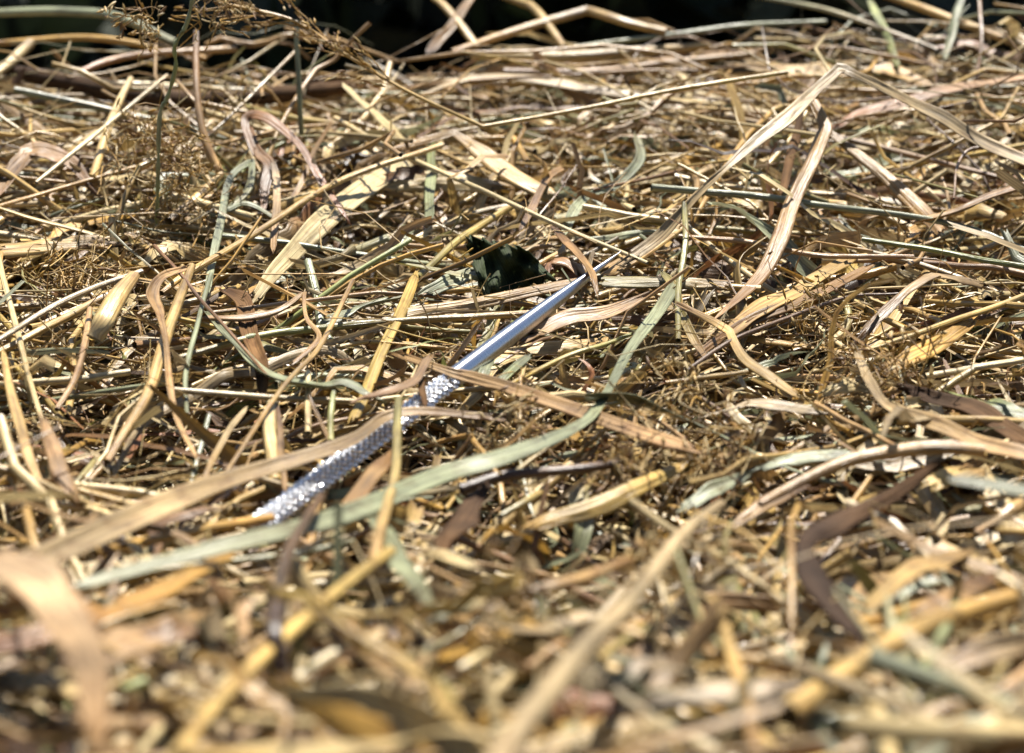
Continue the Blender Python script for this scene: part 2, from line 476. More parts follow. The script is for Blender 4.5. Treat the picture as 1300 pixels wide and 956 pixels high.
H('blade', 'wide brown-tan blade lying beneath the hanging blade tip', 'tan>straw', [14, 20, 18, 15], '920,425,3 960,395,5 1010,366,6 1075,330,6', (), 'wide brown-tan blade')
H('blade', 'second brown-tan blade overlapping the wide one below it', 'brown>tan', [9, 14, 15, 8], '884,452,3 940,412,4 1010,385,5 1110,335,5')
H('stalk', 'thin near-black strand curving over the brown-tan blades', 'umber', [5, 6, 5, 4], '872,470,10 945,425,18 1063,381,20 1140,373,16', (), 'thin near-black strand')
H('blade', 'crumpled brown leaf arched like a roof above the golden stalk', 'brown>greytan', [10, 13, 10, 14, 12, 8], '1095,424,8 1118,396,20 1150,366,32 1180,347,36 1212,350,28 1250,360,16', (3,), 'crumpled arched leaf')
H('stalk', 'straight golden stalk sloping up to the picture edge', 'yellow>straw', [8, 9, 9, 9], '1090,448,8 1198,412,12 1266,388,14 1312,371,15', (), 'straight golden stalk')
H('blade', 'wide ochre blade lying under the straight golden stalk', 'ochre', [16, 22, 20, 12], '1122,472,3 1160,452,4 1205,428,5 1235,408,4')
H('stalk', 'pale straight straw beneath the ochre blade', 'cream', [9, 10, 10], '1175,478,5 1240,467,7 1312,455,8', (), 'pale straight straw')
H('blade', 'tan blade end with a curled top leaning on the brown-tan blades', 'tan>straw', [9, 8, 11, 13, 12, 8], '862,386,26 895,403,24 926,420,22 945,452,18 975,476,14 1014,503,10', (2,), 'curled-top tan blade')
H('blade', 'pale brown flat shred in front of the curled-top tan blade', 'greytan', [7, 14, 12, 8], '918,522,6 958,511,9 1008,517,9 1050,526,8')
H('stalk', 'thin brown stalk pointing down to the blurred tan stem', 'tan', [6, 6, 6], '1035,512,16 1080,537,24 1140,568,34')
H('blade', 'grey-tan twisted blade with a crumpled top end', 'greytan>tan', [9, 13, 10, 17, 20, 17, 15], '1085,441,26 1100,482,36 1122,511,44 1165,531,50 1200,546,56 1240,563,62 1312,582,68', (1,), 'grey-tan twisted blade')
H('blade', 'near-black ridged blade strip behind the grey-tan twisted blade', 'dark>umber', [12, 19, 22, 22], '1150,495,10 1198,510,14 1249,531,18 1312,566,22', (), 'near-black ridged strip')
H('blade', 'light green leaf tip beside the near-black strip', 'green>greygreen', [16, 22, 20, 10], '1225,503,7 1250,510,9 1280,518,9 1310,527,7')
H('blade', 'pale curled leaf flake below the crumpled brown leaf', 'cream>pale', [10, 19, 16, 7], '1050,498,8 1070,490,14 1090,488,12 1105,497,7')
H('stalk', 'slim golden straw lying in front of the pinkish ribbed blade', 'straw', [5, 6, 5], '845,486,8 905,478,10 975,468,8')
# right foreground
H('stalk', 'tan stem crossing in front of the grey-tan twisted blade', 'tan', [12, 16, 20, 22, 18], '965,640,42 1030,605,58 1100,580,70 1180,568,76 1250,572,74', (), 'tan stem in front of the twisted blade')
H('blade', 'dark brown leaf curling up from the front hay', 'dark>dark>umber', [12, 26, 34, 22, 28, 18, 20, 10], '1092,812,60 1066,766,74 1032,722,84 1022,690,84 1062,668,80 1108,640,76 1150,616,70 1188,590,62', (2, 4), 'dark brown curling leaf')
H('stalk', 'thick ochre stem running out of the picture in front', 'straw>ochre', [34, 34, 32, 30, 28], '1000,905,84 1085,846,90 1148,810,96 1215,780,98 1315,751,100', (), 'thick ochre front stem')
H('stalk', 'pinkish grey stem rising steeply from the front edge', 'greytan', [34, 32, 29, 23, 18, 13], '620,985,230 690,888,215 752,812,185 802,763,155 870,675,110 915,640,72', (), 'pinkish grey steep stem')
H('blade', 'broad tan leaf lying blurred behind the thick ochre stem', 'straw>tan', [14, 25, 22, 12], '1110,765,46 1155,728,54 1190,712,54 1225,700,48', (), 'blurred broad tan leaf')
H('blade', 'brown flat leaf between the tan leaf and the thick ochre stem', 'tan>brown', [14, 22, 24, 14], '1165,778,40 1195,764,44 1230,746,44 1262,730,38')
H('stalk', 'club-ended tan stem lying near the picture edge', 'pink>straw', [7, 8, 12, 22, 18], '1238,676,24 1256,666,28 1270,658,30 1284,648,32 1296,640,30', (), 'club-ended stem')
H('stalk', 'thin golden stalk in front of the club-ended stem', 'ochre', [5, 5, 5], '1252,685,40 1270,712,46 1296,756,54')
H('blade', 'bright yellow broken leaf chip under the tan stem', 'yellow>straw', [20, 24, 20], '1175,618,10 1205,603,14 1236,594,12')
H('blade', 'yellow straw sliver in front of the bright yellow chip', 'yellow', [9, 11, 9], '1042,662,12 1085,645,16 1122,628,16')
H('blade', 'blue-grey flat leaf below the pale brown shred', 'bluegreen', [10, 15, 14, 9], '955,597,10 1000,580,14 1060,574,16 1105,582,14', (), 'blue-grey flat leaf')
H('blade', 'blue-grey leaf piece in front of the blue-grey flat leaf', 'bluegreen', [14, 20, 12], '872,645,10 905,622,14 945,604,12')
H('blade', 'tan crumpled leaf pair beneath the tan stem', 'tan>brown', [12, 20, 14], '945,658,18 980,635,24 1025,612,24')
H('stalk', 'upright tan stub standing blurred at the front edge', 'straw>tan', [12, 16, 19, 20], '908,760,70 922,805,84 944,880,96 965,985,100', (), 'upright tan front stub')
H('blade', 'greyish pale blade lying flat in front of the upright tan stub', 'greytan', [20, 26, 20], '820,890,90 910,872,96 1000,868,96')
H('stalk', 'grey-green thin stem leaning in front of the dark curling leaf', 'green>greygreen', [14, 15, 14], '1160,868,110 1190,820,100 1215,765,84')
H('blade', 'pinkish grey broad blade at the front edge near the ochre stem', 'pink>greytan', [20, 32, 34], '1190,850,80 1250,830,90 1316,812,92')
# centre foreground
H('blade', 'wide straw-yellow split stalk lying in front of the needle', 'straw>yellow', [14, 23, 25, 21, 12], '676,668,12 710,656,18 768,638,22 820,614,24 868,588,20', (), 'wide straw-yellow split stalk')
H('stalk', 'yellow-green straw beside the split stalk', 'olive>yellow', [8, 10, 8], '636,655,10 662,640,14 695,620,14')
H('stalk', 'dark purple-brown stem under the long grey-green blade', 'dark>umber', [15, 15, 13, 10], '585,622,26 640,605,32 735,595,32 790,588,26', (), 'dark purple-brown stem')
H('blade', 'dark brown rotten leaf hanging below the dark stem', 'dark>umber', [16, 26, 22, 12], '612,620,34 590,650,44 566,680,50 556,712,44')
H('blade', 'grey-green blade slanting down in the front centre', 'greygreen', [17, 21, 21, 16], '474,655,74 500,694,84 522,728,92 550,775,98', (), 'grey-green front blade')
H('stalk', 'blurred yellow straw rising from the front edge', 'straw>yellow', [24, 22, 21, 19, 16], '205,985,118 270,900,110 330,838,108 389,783,104 440,742,98 496,700,86', (), 'blurred yellow front straw')
H('stalk', 'brown-tan stem lying across the front below the dark leaf', 'tan', [12, 16, 17, 15], '585,755,80 667,752,90 735,736,94 800,712,86', (), 'brown-tan front stem')
H('blade', 'pale chip of straw in front of the rotten leaf', 'pale>cream', [10, 14, 9], '540,698,44 570,708,52 604,722,52')
H('blade', 'whitish blue leaf piece in the front hay', 'bluegreen>cream', [12, 18, 12], '552,786,50 582,770,58 612,760,54')
H('stalk', 'short cream straw lying at the front edge', 'cream>pale', [12, 15, 13], '582,850,60 605,837,64 634,820,62')
H('stalk', 'pinkish thin straw beside the cream straw in front', 'pink', [11, 12, 10], '662,852,66 705,822,70 748,796,66')
H('stalk', 'yellow-green straw behind the pinkish grey steep stem', 'yellow>olive', [11, 14, 12], '760,838,60 790,815,64 830,795,62')
# left foreground
H('blade', 'orange-brown blurred blade slanting across the front', 'redbrown>ochre', [24, 28, 28, 22, 12], '-12,822,80 60,802,88 120,780,88 203,748,80 296,702,62', (), 'orange-brown front blade')
H('blade', 'broad pinkish blurred leaf filling the near corner', 'pinkpale>pink', [44, 56, 56, 46, 34], '-30,705,185 40,738,195 84,786,200 112,846,205 122,930,205', (), 'broad pinkish front leaf')
H('blade', 'tan blurred leaf piece crossing the broad pinkish leaf', 'pink>tan', [30, 40, 34, 18], '95,838,110 150,812,116 200,795,112 246,776,96')
H('stalk', 'dark brown strand drooping in front of the long grey-green blade', 'umber>dark', [10, 14, 20, 24], '408,630,96 390,660,110 362,706,124 350,790,130 356,850,90', (), 'dark drooping strand')
H('blade', 'small cream chip caught behind the long grey-green blade', 'cream', [8, 11, 8], '164,680,42 178,695,46 192,712,48')
H('blade', 'grey pale blade lying blurred along the near corner', 'greytan>pale', [22, 30, 26], '-12,862,80 50,856,86 110,868,90')
# left middle
H('stalk', 'tan two-part stalk leaning from the golden slanting stalk', 'straw>tan', [11, 15, 16, 13, 9], '243,338,34 217,412,30 190,490,26 162,544,20 136,586,14', (), 'tan leaning stalk')
H('blade', 'twisted tan blade hanging in front of the leaning stalk', 'pink>tan', [6, 11, 17, 8, 7, 9, 6, 4], '240,340,36 205,352,44 191,374,46 203,405,44 213,442,42 217,490,38 225,534,32 250,582,22', (), 'twisted tan blade')
H('stalk', 'thick pale stub of straw pointing up, blurred', 'cream>straw>tan', [24, 28, 26, 16], '120,430,44 132,408,60 150,376,70 170,350,72', (), 'thick pale stub')
H('stalk', 'grey-tan stem passing behind the thick pale stub', 'greytan', [9, 9, 8], '-12,438,40 85,380,58 180,344,60')
H('stalk', 'cream straight straw lying low among the left hay', 'cream', [9, 10, 9, 8], '-12,489,4 85,483,6 130,477,6 165,472,5', (), 'low cream straw')
H('stalk', 'slim pale stem leaning down the picture edge', 'pale', [7, 8, 7, 6], '-4,318,36 20,418,34 41,490,28 58,552,18', (), 'slim pale edge stem')
H('blade', 'tan leaf strip leaning beside the slim pale stem', 'straw>tan', [8, 13, 14, 8], '4,446,46 18,515,44 34,568,38 50,612,28')
H('blade', 'pinkish broad leaf end leaning on the tan leaf strip', 'pink', [10, 20, 24, 14], '54,530,44 64,560,46 76,592,44 96,628,36')
H('stalk', 'golden straw lying across behind the thick pale stub', 'straw', [10, 12, 11], '-12,452,8 61,415,12 118,384,14', (), 'golden edge straw')
H('blade', 'wide flat golden straw lying level at the picture edge', 'straw>tan', [15, 18, 19, 14], '-12,315,6 68,309,8 110,306,8 140,307,6', (), 'level golden straw')
H('stalk', 'brown ribbed stalk standing up and snapped over', 'brown>tan', [8, 9, 11, 11], '249,40,150 250,122,96 261,178,56 279,218,26', (), 'snapped brown stalk')
H('stalk', 'tan broken lower half of the snapped brown stalk', 'straw>tan', [10, 13, 14, 13], '281,221,24 258,244,18 236,263,12 214,281,6')
H('blade', 'brown leaf arching down behind the broad cream blade', 'brown>redbrown', [8, 12, 12, 10, 9, 5], '322,192,46 311,152,66 338,148,72 379,179,58 406,227,34 440,276,10', (), 'arching brown leaf')
H('blade', 'brown withered leaf pair hanging from the arching leaf', 'brown', [9, 13, 16, 14, 6], '316,160,50 324,190,40 342,208,36 337,238,22 334,268,8')
H('blade', 'narrow grey-tan shred hanging beside the withered leaf pair', 'greytan>pink', [7, 10, 10, 8], '346,206,40 352,232,30 350,270,20 347,318,8')
H('blade', 'blue-green ribbon of grass looped on itself', 'bluegreen>greygreen', [8, 10, 11, 9, 7, 9, 8], '264,368,10 271,318,16 281,271,24 294,228,32 321,205,36 314,236,28 286,268,16', (4,), 'blue-green looped ribbon')
H('blade', 'thin grey-green shred trailing from the looped ribbon', 'bluegreen', [6, 6, 4], '288,266,20 315,258,18 350,276,8')
H('blade', 'brown leaf arch humped up beside the picture edge', 'pink>brown', [12, 18, 17, 16, 18, 10], '-8,252,24 20,214,34 36,195,38 58,195,38 88,206,32 114,234,18', (2,), 'humped brown leaf')
H('stalk', 'pale upright straw behind the humped brown leaf', 'pale>straw', [8, 11, 11], '166,100,60 138,160,40 118,226,20')
H('stalk', 'two thin pale straws meeting above the hay', 'cream', [5, 6, 5], '46,232,30 110,180,52 212,96,80')
H('stalk', 'thin grey-green stem crossing the leaning stalk', 'greygreen', [6, 7, 7, 6], '268,348,28 251,408,26 237,469,22 237,526,14')
H('stalk', 'slim pinkish stalk leaning below the golden edge straw', 'pink', [7, 9, 9, 7], '114,392,24 107,440,24 96,480,20 72,520,12')
H('stalk', 'thin brown stalk crossing behind the twisted tan blade', 'brown', [5, 5, 5, 4], '196,312,36 237,358,36 271,398,32 340,478,20', (), 'thin brown crossing stalk')
H('blade', 'slim tan shred rippling up to a hooked end', 'pink>tan', [4, 7, 6, 6, 5, 7, 5], '252,402,22 305,400,24 355,390,26 387,372,28 390,402,22 404,427,18 370,462,10', (3,), 'rippling hooked shred')
H('blade', 'dark curled leaf ribbed like a fan below the hooked shred', 'umber>brown', [10, 20, 22, 20, 10], '285,368,6 306,384,12 316,418,12 332,462,8 333,508,5', (), 'ribbed curled leaf')
H('blade', 'grey-green blade running level towards the grip', 'greygreen', [6, 10, 13, 13, 11, 6], '262,398,18 300,440,18 338,474,18 400,489,22 440,489,24 470,502,20', (), 'level grey-green blade')
H('stalk', 'short upright green stem under the level grey-green blade', 'green>olive', [7, 8, 8], '424,496,22 420,525,14 420,560,6')
H('stalk', 'short upright cream stem behind the level grey-green blade', 'cream>pale', [7, 8, 8], '391,472,18 391,510,10 391,550,4')
H('stalk', 'long slim tan stalk leaning over the hooked shred', 'tan>straw', [6, 7, 7, 6], '448,356,30 413,429,34 366,483,32 286,602,22', (), 'long slim tan stalk')
H('stalk', 'cream split stem piece standing beside the needle butt', 'cream>straw', [14, 17, 18, 16], '346,512,18 342,545,18 346,580,14 350,612,8', (), 'cream split stem')
H('blade', 'brown thin strip leaning on the cream split stem', 'brown>tan', [6, 9, 7], '352,515,22 357,560,20 362,622,14')
H('blade', 'tan shred bowed in front of the ribbed curled leaf', 'pale>tan', [6, 8, 7], '312,518,20 284,556,20 258,612,14')
# far edge
H('stick', 'dark red-brown stick lying along the far edge', 'dark>umber', [16, 24, 25, 22, 20, 16], '5,88,24 102,108,22 203,124,20 300,126,18 380,118,20 445,110,22', (), 'dark red-brown stick')
H('stalk', 'pale broken stub poking up at the far corner', 'pale', [10, 14, 15], '-10,98,30 14,78,36 38,55,42', (), 'pale far stub')
H('stalk', 'grey-green stem arched level across the far corner', 'greygreen', [13, 14, 13, 12], '-12,17,44 85,14,56 156,24,60 222,54,44', (), 'arched grey-green far stem')
H('stalk', 'ochre stem lying level under the arched grey-green stem', 'ochre', [8, 9, 9, 7], '-12,56,30 100,48,40 200,60,36 262,74,26')
H('stalk', 'reddish tan stem slanting beyond the dark stick', 'redbrown>tan', [8, 9, 9], '92,96,30 160,72,40 300,62,36')
H('stalk', 'thin wavy grey-brown stem behind the arching brown leaf', 'greytan', [4, 4, 4, 4], '378,62,90 338,102,72 294,146,52 262,174,38')
H('stalk', 'upright pale green stem behind the stick end', 'greygreen>olive', [6, 7, 7], '376,34,150 379,100,92 383,172,30', (), 'upright pale green stem')
H('stalk', 'olive stem lying in front of the dark stick', 'olive>yellow', [8, 9, 9], '300,132,14 360,148,14 450,160,12')
H('stalk', 'bent tan stalk bridging the dark gap at the top', 'tan>straw', [10, 13, 14, 13, 12], '575,66,22 680,31,44 746,13,54 790,27,50 845,40,40', (2,), 'bent bridging stalk')
H('stalk', 'straw leaning down from the top onto the bridging stalk', 'straw', [9, 11, 11, 9], '632,-8,50 672,6,52 690,24,46 716,60,30', (1,))
H('blade', 'brown blade leaning up at the top beside the bent stalk', 'brown>tan', [12, 13, 9], '545,66,24 575,30,44 602,-8,60')
H('stalk', 'short tan straw crossing the leaning brown blade', 'straw', [9, 11, 10], '548,-6,60 572,16,50 606,60,26')
H('blade', 'grey-tan blade lying level behind the golden kinked stalk', 'greytan', [8, 13, 12, 11], '530,122,10 606,95,20 701,102,18 812,120,10', (), 'grey-tan far blade')
H('stalk', 'pale tan bundle straw level along the far edge', 'pale>straw', [12, 15, 14, 10], '600,70,16 690,72,20 800,66,20 900,58,18', (), 'pale far-edge straw')
H('stalk', 'brown straw under the pale far-edge straw', 'brown>tan', [9, 11, 11, 8], '640,90,14 740,92,16 830,82,16 960,68,16')
H('stalk', 'grey-green thin stem arched along the far edge', 'greygreen', [6, 7, 7, 6], '730,60,26 862,42,36 962,31,40 1050,27,40')
H('stalk', 'ochre stem slanting down out of the far corner', 'ochre>straw', [11, 13, 13], '1125,-6,56 1198,20,50 1312,64,36', (), 'ochre far-corner stem')
H('stalk', 'grey-green wiry stem crossing at the top', 'greygreen>greytan', [6, 7, 7, 7], '955,-6,50 1029,8,52 1097,28,48 1190,64,34')
H('blade', 'pale ochre blade lying behind the peak of the bent blade', 'straw>ochre', [9, 14, 16, 15, 8], '930,80,14 1012,91,16 1070,86,18 1125,90,18 1190,114,12', (), 'pale ochre far blade')
H('stalk', 'grey-brown straight stem passing behind the hanging blade', 'greytan>brown', [8, 9, 9, 7], '850,126,12 945,152,14 1080,178,14 1280,228,10', (), 'grey-brown straight stem')
H('stalk', 'thin dark upright stem at the far corner', 'brown', [5, 5, 5], '1243,-6,100 1246,50,66 1240,100,32')
H('blade', 'pale green leaf upright at the far corner', 'greygreen', [9, 11, 8], '1222,-8,80 1210,30,60 1200,72,40')
H('blade', 'red-brown crumpled far leaf beside the ochre corner stem', 'redbrown>brown', [6, 9, 14, 10], '1190,60,34 1232,52,40 1262,66,36 1300,72,30')
H('blade', 'pale green blade hanging at the top behind the bent blade', 'green', [8, 10, 8], '1104,0,60 1124,40,44 1140,84,26')

hero_objs = []
landmarks = []          # (phrase, screen polyline)
mats = {'stalk': MAT_STALK, 'blade': MAT_BLADE, 'stick': plant_mat('bark', .85, 0.0, .2), 'fibre': MAT_FIBRE}
NAMES = {'stalk': 'straw_stalk', 'blade': 'grass_blade', 'stick': 'stick'}
CATS = {'stalk': 'straw', 'blade': 'grass blade', 'stick': 'stick'}

def lerp_list(vals, n):
    vals = np.asarray(vals, float)
    t = np.linspace(0, len(vals)-1, n)
    i = np.minimum(t.astype(int), max(len(vals)-2, 0))
    if len(vals) == 1:
        return np.repeat(vals, n, 0)
    f = (t-i).reshape((-1,)+(1,)*(vals.ndim-1))
    return vals[i]*(1-f)+vals[i+1]*f

def origin_mesh(P):
    return P[len(P)//2].copy()

for hi, (kind, label, col, w, path, kinks, phrase, kw) in enumerate(HERO):
    r = np.random.default_rng(100+hi)
    raw = [tuple(map(float, p.split(','))) for p in path.split()]
    raw = [(a, b, d + .70*max(0, b+d-690)) for a, b, d in raw]
    pts = np.array([at(*p) for p in raw])
    P = spline(pts, 9, kinks)
    k = len(P)
    seglen = np.linalg.norm(np.diff(P, axis=0), axis=1).mean()
    ph = r.uniform(0, 6.28, 6)
    tt = np.linspace(0, 1, k)
    L = seglen*k
    env = np.sin(np.pi*np.clip(tt, 0, 1))
    amp = (0.006 if kind != 'blade' else 0.010)*L
    P = P + env[:, None]*amp*np.stack([np.sin(tt*9+ph[0])*.4, np.sin(tt*7+ph[1])*.3, np.sin(tt*11+ph[2])*.4], 1)
    W = lerp_list(w, k)
    x, y, z = project(P)
    W = W*z/FPX
    view = norm(P-CAMV)
    T = norm(np.gradient(P, axis=0))
    if kind == 'blade':
        roll = kw.get('roll', 1.0)*math.radians(r.uniform(-24, 24)) + kw.get('roll', 1.0)*math.radians(14)*np.sin(tt*r.uniform(2, 6)+ph[3])
        nr = norm(-view*0.6 + np.array(SUN)*0.7)
        side = norm(np.cross(T, nr))
        NR = nr*np.cos(roll)[:, None] + np.cross(side, T)*0 + side*np.sin(roll)[:, None]
        B = norm(np.cross(T, NR))
        tp = norm(T-(T*view).sum(1)[:, None]*view)
        bb = B-(B*view).sum(1)[:, None]*view
        bb = bb-(bb*tp).sum(1)[:, None]*tp
        vis = np.clip(np.linalg.norm(bb, axis=1), .38, 1)
        W = W/vis*(1+.05*np.sin(tt*13+ph[4]))
        sec = blade_section(9, r.uniform(-.2, .2), r.uniform(.012, .03), 0.0)
        th = 0.00022/max(W.mean(), 1e-4)
        bot = sec[::-1].copy(); bot[:, 1] -= th
        sec = np.concatenate([sec, bot])
        W[0] *= .55; W[-1] *= .4
    else:
        NR = np.tile(np.array([[0, 0, 1.0]]), (k, 1)) + 0.01
        NR = np.where(np.abs(T[:, 2:3]) > .85, np.array([[0, -1.0, 0.1]]), NR)
        sec = circle(14)
        if kind == 'stick':
            W = W*(1+.10*np.sin(tt*40+ph[0])+.07*np.sin(tt*91+ph[1]))
            sec = sec*(1+.08*np.sin(np.arange(14)*2.3))[:, None]
        elif W.mean() > .0012:
            sec = sec*(1+.05*np.sin(np.arange(14)*3.1+ph[5]))[:, None]
            sec[:, 1] *= r.uniform(.78, 1)
    cols = lerp_list([PAL[c] for c in col.split('>')], k)*r.uniform(.92, 1.08)
    cols = cols*(1+.13*np.sin(tt*8+ph[2])+.10*np.sin(tt*23+ph[0]))[:, None]
    wth = np.clip(1-tt/r.uniform(.08, .3), 0, 1)*r.uniform(0, .6) + np.clip((tt-r.uniform(.6, .9))/.15, 0, 1)*r.uniform(0, .7)   # withered ends
    cols = cols*(1-wth[:, None]) + cols*np.array([.62, .50, .40])*wth[:, None]
    bl = r.normal(0, 1, k); bl = np.convolve(np.pad(bl, 3, 'edge'), np.ones(7)/7, 'valid')                                       # bleached and dirty patches
    cols = cols*np.clip(1+.35*bl, .6, 1.35)[:, None]
    org = P[k//2].copy()
    V, Q, UV, CC = sweep((P-org)[None], W[None], NR[None], cols[None], sec[None], True, .9 if kind == 'blade' else 0)
    name = NAMES[kind]
    o = link(name, fast_mesh(name, V, Q, UV, CC, MAT_ROT if col[:4] in ('dark', 'umbe') and kind == 'blade' else mats[kind]))
    o.location = org
    tag(o, label, CATS[kind], 'loose straws and blades in the hay' if kind != 'stick' else None)
    if kw.get('node'):
        q = int(kw['node']*k)
        PN = np.linspace(-1, 1, 7)[:, None]*T[q]*W[q]*.8 + (P[q]-org)
        WN = W[q]*(1.03+.22*np.cos(np.linspace(-1.5, 1.5, 7)))
        V, Q, UV, CC = sweep(PN[None], WN[None], NR[q:q+1].repeat(7, 0)[None], np.tile(np.array(PAL['green'])*.8, (7, 1))[None], circle(14)[None], True)
        link('node', fast_mesh('node', V, Q, UV, CC, MAT_STALK), o)
    if len(raw) and kind != 'stick' or True:
        mark(hero_depth, P, W, .9)
    hero_objs.append(o)
    if phrase:
        landmarks.append((phrase, np.stack(project(P)[:2], 1)))

# ---------------------------------------------------------------- special plants
def tube(name, P, W, col, parent, mat=None, m=8, org=None):
    P = np.asarray(P, float)
    k = len(P)
    T = norm(np.gradient(P, axis=0))
    NR = np.where(np.abs(T[:, 2:3]) > .85, np.array([[0, -1.0, 0.1]]), np.array([[0.01, 0, 1.0]]))
    V, Q, UV, CC = sweep((P-(0 if org is None else org))[None], np.broadcast_to(np.asarray(W, float), (k,))[None].copy(), NR[None],
                         lerp_list([PAL[c] for c in col.split('>')], k)[None], circle(m)[None], True)
    return link(name, fast_mesh(name, V, Q, UV, CC, mat or MAT_FIBRE), parent)

def spindles(centres, dirs, lens, wids, cols):
    """batch of little pointed seeds: returns a sweep tuple"""
    n = len(centres)
    t = np.linspace(-.5, .5, 6)
    P = centres[:, None] + dirs[:, None]*(t[None, :, None]*lens[:, None, None])
    prof = np.sqrt(np.clip(1-(2*t)**2, 0, 1))*np.array([1, 1.1, 1.1, .95, .8, 1])
    W = wids[:, None]*np.maximum(prof, .06)
    NR = np.tile(np.array([0.02, .3, 1.0]), (n, 6, 1))
    return sweep(P, W, NR, np.repeat(cols[:, None], 6, 1), np.tile(circle(6), (n, 1, 1)), True)

def merge(batches):
    Vs, Qs, Us, Cs, off = [], [], [], [], 0
    for V, Q, U, Cc in batches:
        Vs.append(V); Qs.append(Q+off); Us.append(U); Cs.append(Cc); off += len(V)
    return np.concatenate(Vs), np.concatenate(Qs), np.concatenate(Us), np.concatenate(Cs)

# golden kinked stalk that ends in a long drooping seed head
r = np.random.default_rng(5)
head = tag(link('seed_head', None), 'golden kinked grass stalk ending in a long feathery seed head above the hay', 'seed head')
kp = at(613, 161, 88)
head.location = kp
stem = spline([at(1000, 92, 120), at(870, 112, 112), at(735, 139, 100), at(613, 161, 88), at(515, 115, 132), at(440, 70, 170), at(372, 26, 205), at(282, 4, 222)], 10, (3,))
tube('stem', stem, np.linspace(.0016, .0009, len(stem)), 'yellow>straw>ochre', head, MAT_STALK, org=kp)
mark(hero_depth, stem, np.full(len(stem), .0013), 1)
n0 = len(stem)
ax = stem[int(n0*.58):]
for b in range(26):
    f = b/26
    i0 = int(f*(len(ax)-4))
    base = ax[i0]
    t0 = norm(ax[min(i0+3, len(ax)-1)]-ax[i0])
    spread = r.normal(0, .32, 3)
    L = r.uniform(.012, .03)*(1.1-.4*f)
    d = norm(t0+spread)
    tt = np.linspace(0, 1, 9)[:, None]
    bend = norm(r.normal(0, 1, 3)+np.array([0, 0, -.7]))*L*.18
    bp = base + d*L*tt + bend*tt*tt
    br = tube('branch', bp, np.linspace(.0004, .0002, 9), 'ochre', head, MAT_FIBRE, 6, kp)
    ns = 6
    idx = r.uniform(.35, 1, ns)
    cen = base + d*L*idx[:, None] + bend*(idx*idx)[:, None] + r.normal(0, .0007, (ns, 3)) - kp
    dr = norm(d + r.normal(0, .3, (ns, 3)))
    cl = np.array([PAL[c] for c in r.choice(['ochre', 'straw', 'tan', 'brown', 'pale'], ns)])
    sp = link('spikelets', fast_mesh('spikelets', *merge([spindles(cen, dr, r.uniform(.0022, .0042, ns), r.uniform(.0004, .0008, ns), cl)]), MAT_FIBRE), br)
    sp['kind'] = 'stuff'

# small seed heads at the top of the picture and a tangle of curly dry filaments round the green stem
def tangle(label, x, y, d, size, n, seed, cols=('ochre', 'straw', 'tan', 'pale'), flat=1.0, seeds=True):
    r = np.random.default_rng(seed)
    c = at(x, y, d)
    e = tag(link('seed_head', None), label, 'seed head')
    e.location = c
    K = 12
    P0 = r.normal(0, .33, (n, 3))*size*np.array([1, .6, flat])
    D = norm(r.normal(0, 1, (n, 3)))
    Lr = r.uniform(.35, .9, n)*size
    t = np.linspace(-.5, .5, K)
    w1, w2 = r.normal(0, .30, (n, 3)), r.normal(0, .14, (n, 3))
    ph = r.uniform(0, 6.28, n)
    P = P0[:, None] + Lr[:, None, None]*(D[:, None]*t[None, :, None] + w1[:, None]*(t*t*4)[None, :, None] + w2[:, None]*np.sin(t[None, :]*11+ph[:, None])[..., None])
    cl = np.array([PAL[q] for q in r.choice(cols, n)])
    B = [sweep(P, np.full((n, K), .00028)*r.uniform(.6, 1.5, (n, 1)), np.tile(np.array([.1, .4, 1.0]), (n, K, 1)), np.repeat(cl[:, None], K, 1), np.tile(circle(5), (n, 1, 1)), True)]
    f = link('filaments', fast_mesh('filaments', *merge(B), MAT_FIBRE), e)
    f['kind'] = 'stuff'
    if seeds:
        ends = np.concatenate([P[:, -1], P[:, K//2]])
        m = len(ends)
        cl = np.array([PAL[q] for q in r.choice(['ochre', 'straw', 'pale', 'brown'], m)])
        S = spindles(ends, norm(r.normal(0, 1, (m, 3))), r.uniform(.002, .0045, m), r.uniform(.0004, .0010, m), cl)
        g = link('spikelets', fast_mesh('spikelets', *merge([S]), MAT_FIBRE), e)
        g['kind'] = 'stuff'
    return e

tangle('tangle of curly golden seed filaments wrapped round the thin green stem', 205, 190, 70, .022, 42, 11)
tangle('loose golden seed head low down the thin green stem', 212, 250, 30, .020, 40, 12)
tangle('feathery brown seed spray at the top of the green stem', 262, 6, 250, .016, 26, 13)
tangle('small brown seed spray beside the green stem top', 180, 34, 230, .012, 20, 14)
tangle('little withered sprig hanging beside the snapped brown stalk', 285, 128, 70, .013, 16, 15)
tangle('fluffy golden seed head beside the crumpled arched leaf', 1035, 395, 12, .014, 34, 16)
tangle('golden fluffy chaff head in front of the folded grey-green blade', 868, 505, 10, .013, 36, 17)
tangle('golden fluffy chaff head against the split straw-yellow stalk', 800, 600, 16, .014, 36, 18)
tangle('golden fluffy chaff head below the brown blade on the needle shoulder', 655, 548, 6, .014, 40, 19)
tangle('dense golden fluff at the dark brown stem end', 905, 570, 16, .016, 44, 20)
tangle('wispy chaff head on the level golden straw', 90, 345, 10, .022, 36, 21, ('ochre', 'straw', 'yellow'), .5)
tangle('golden chaff fluff near the upright tan front stub', 850, 742, 115, .016, 36, 22)
tangle('golden chaff fluff by the brown-tan front stem', 655, 800, 175, .016, 36, 23)
tangle('yellow wispy chaff by the pale straight straw', 1110, 480, 14, .022, 50, 24)

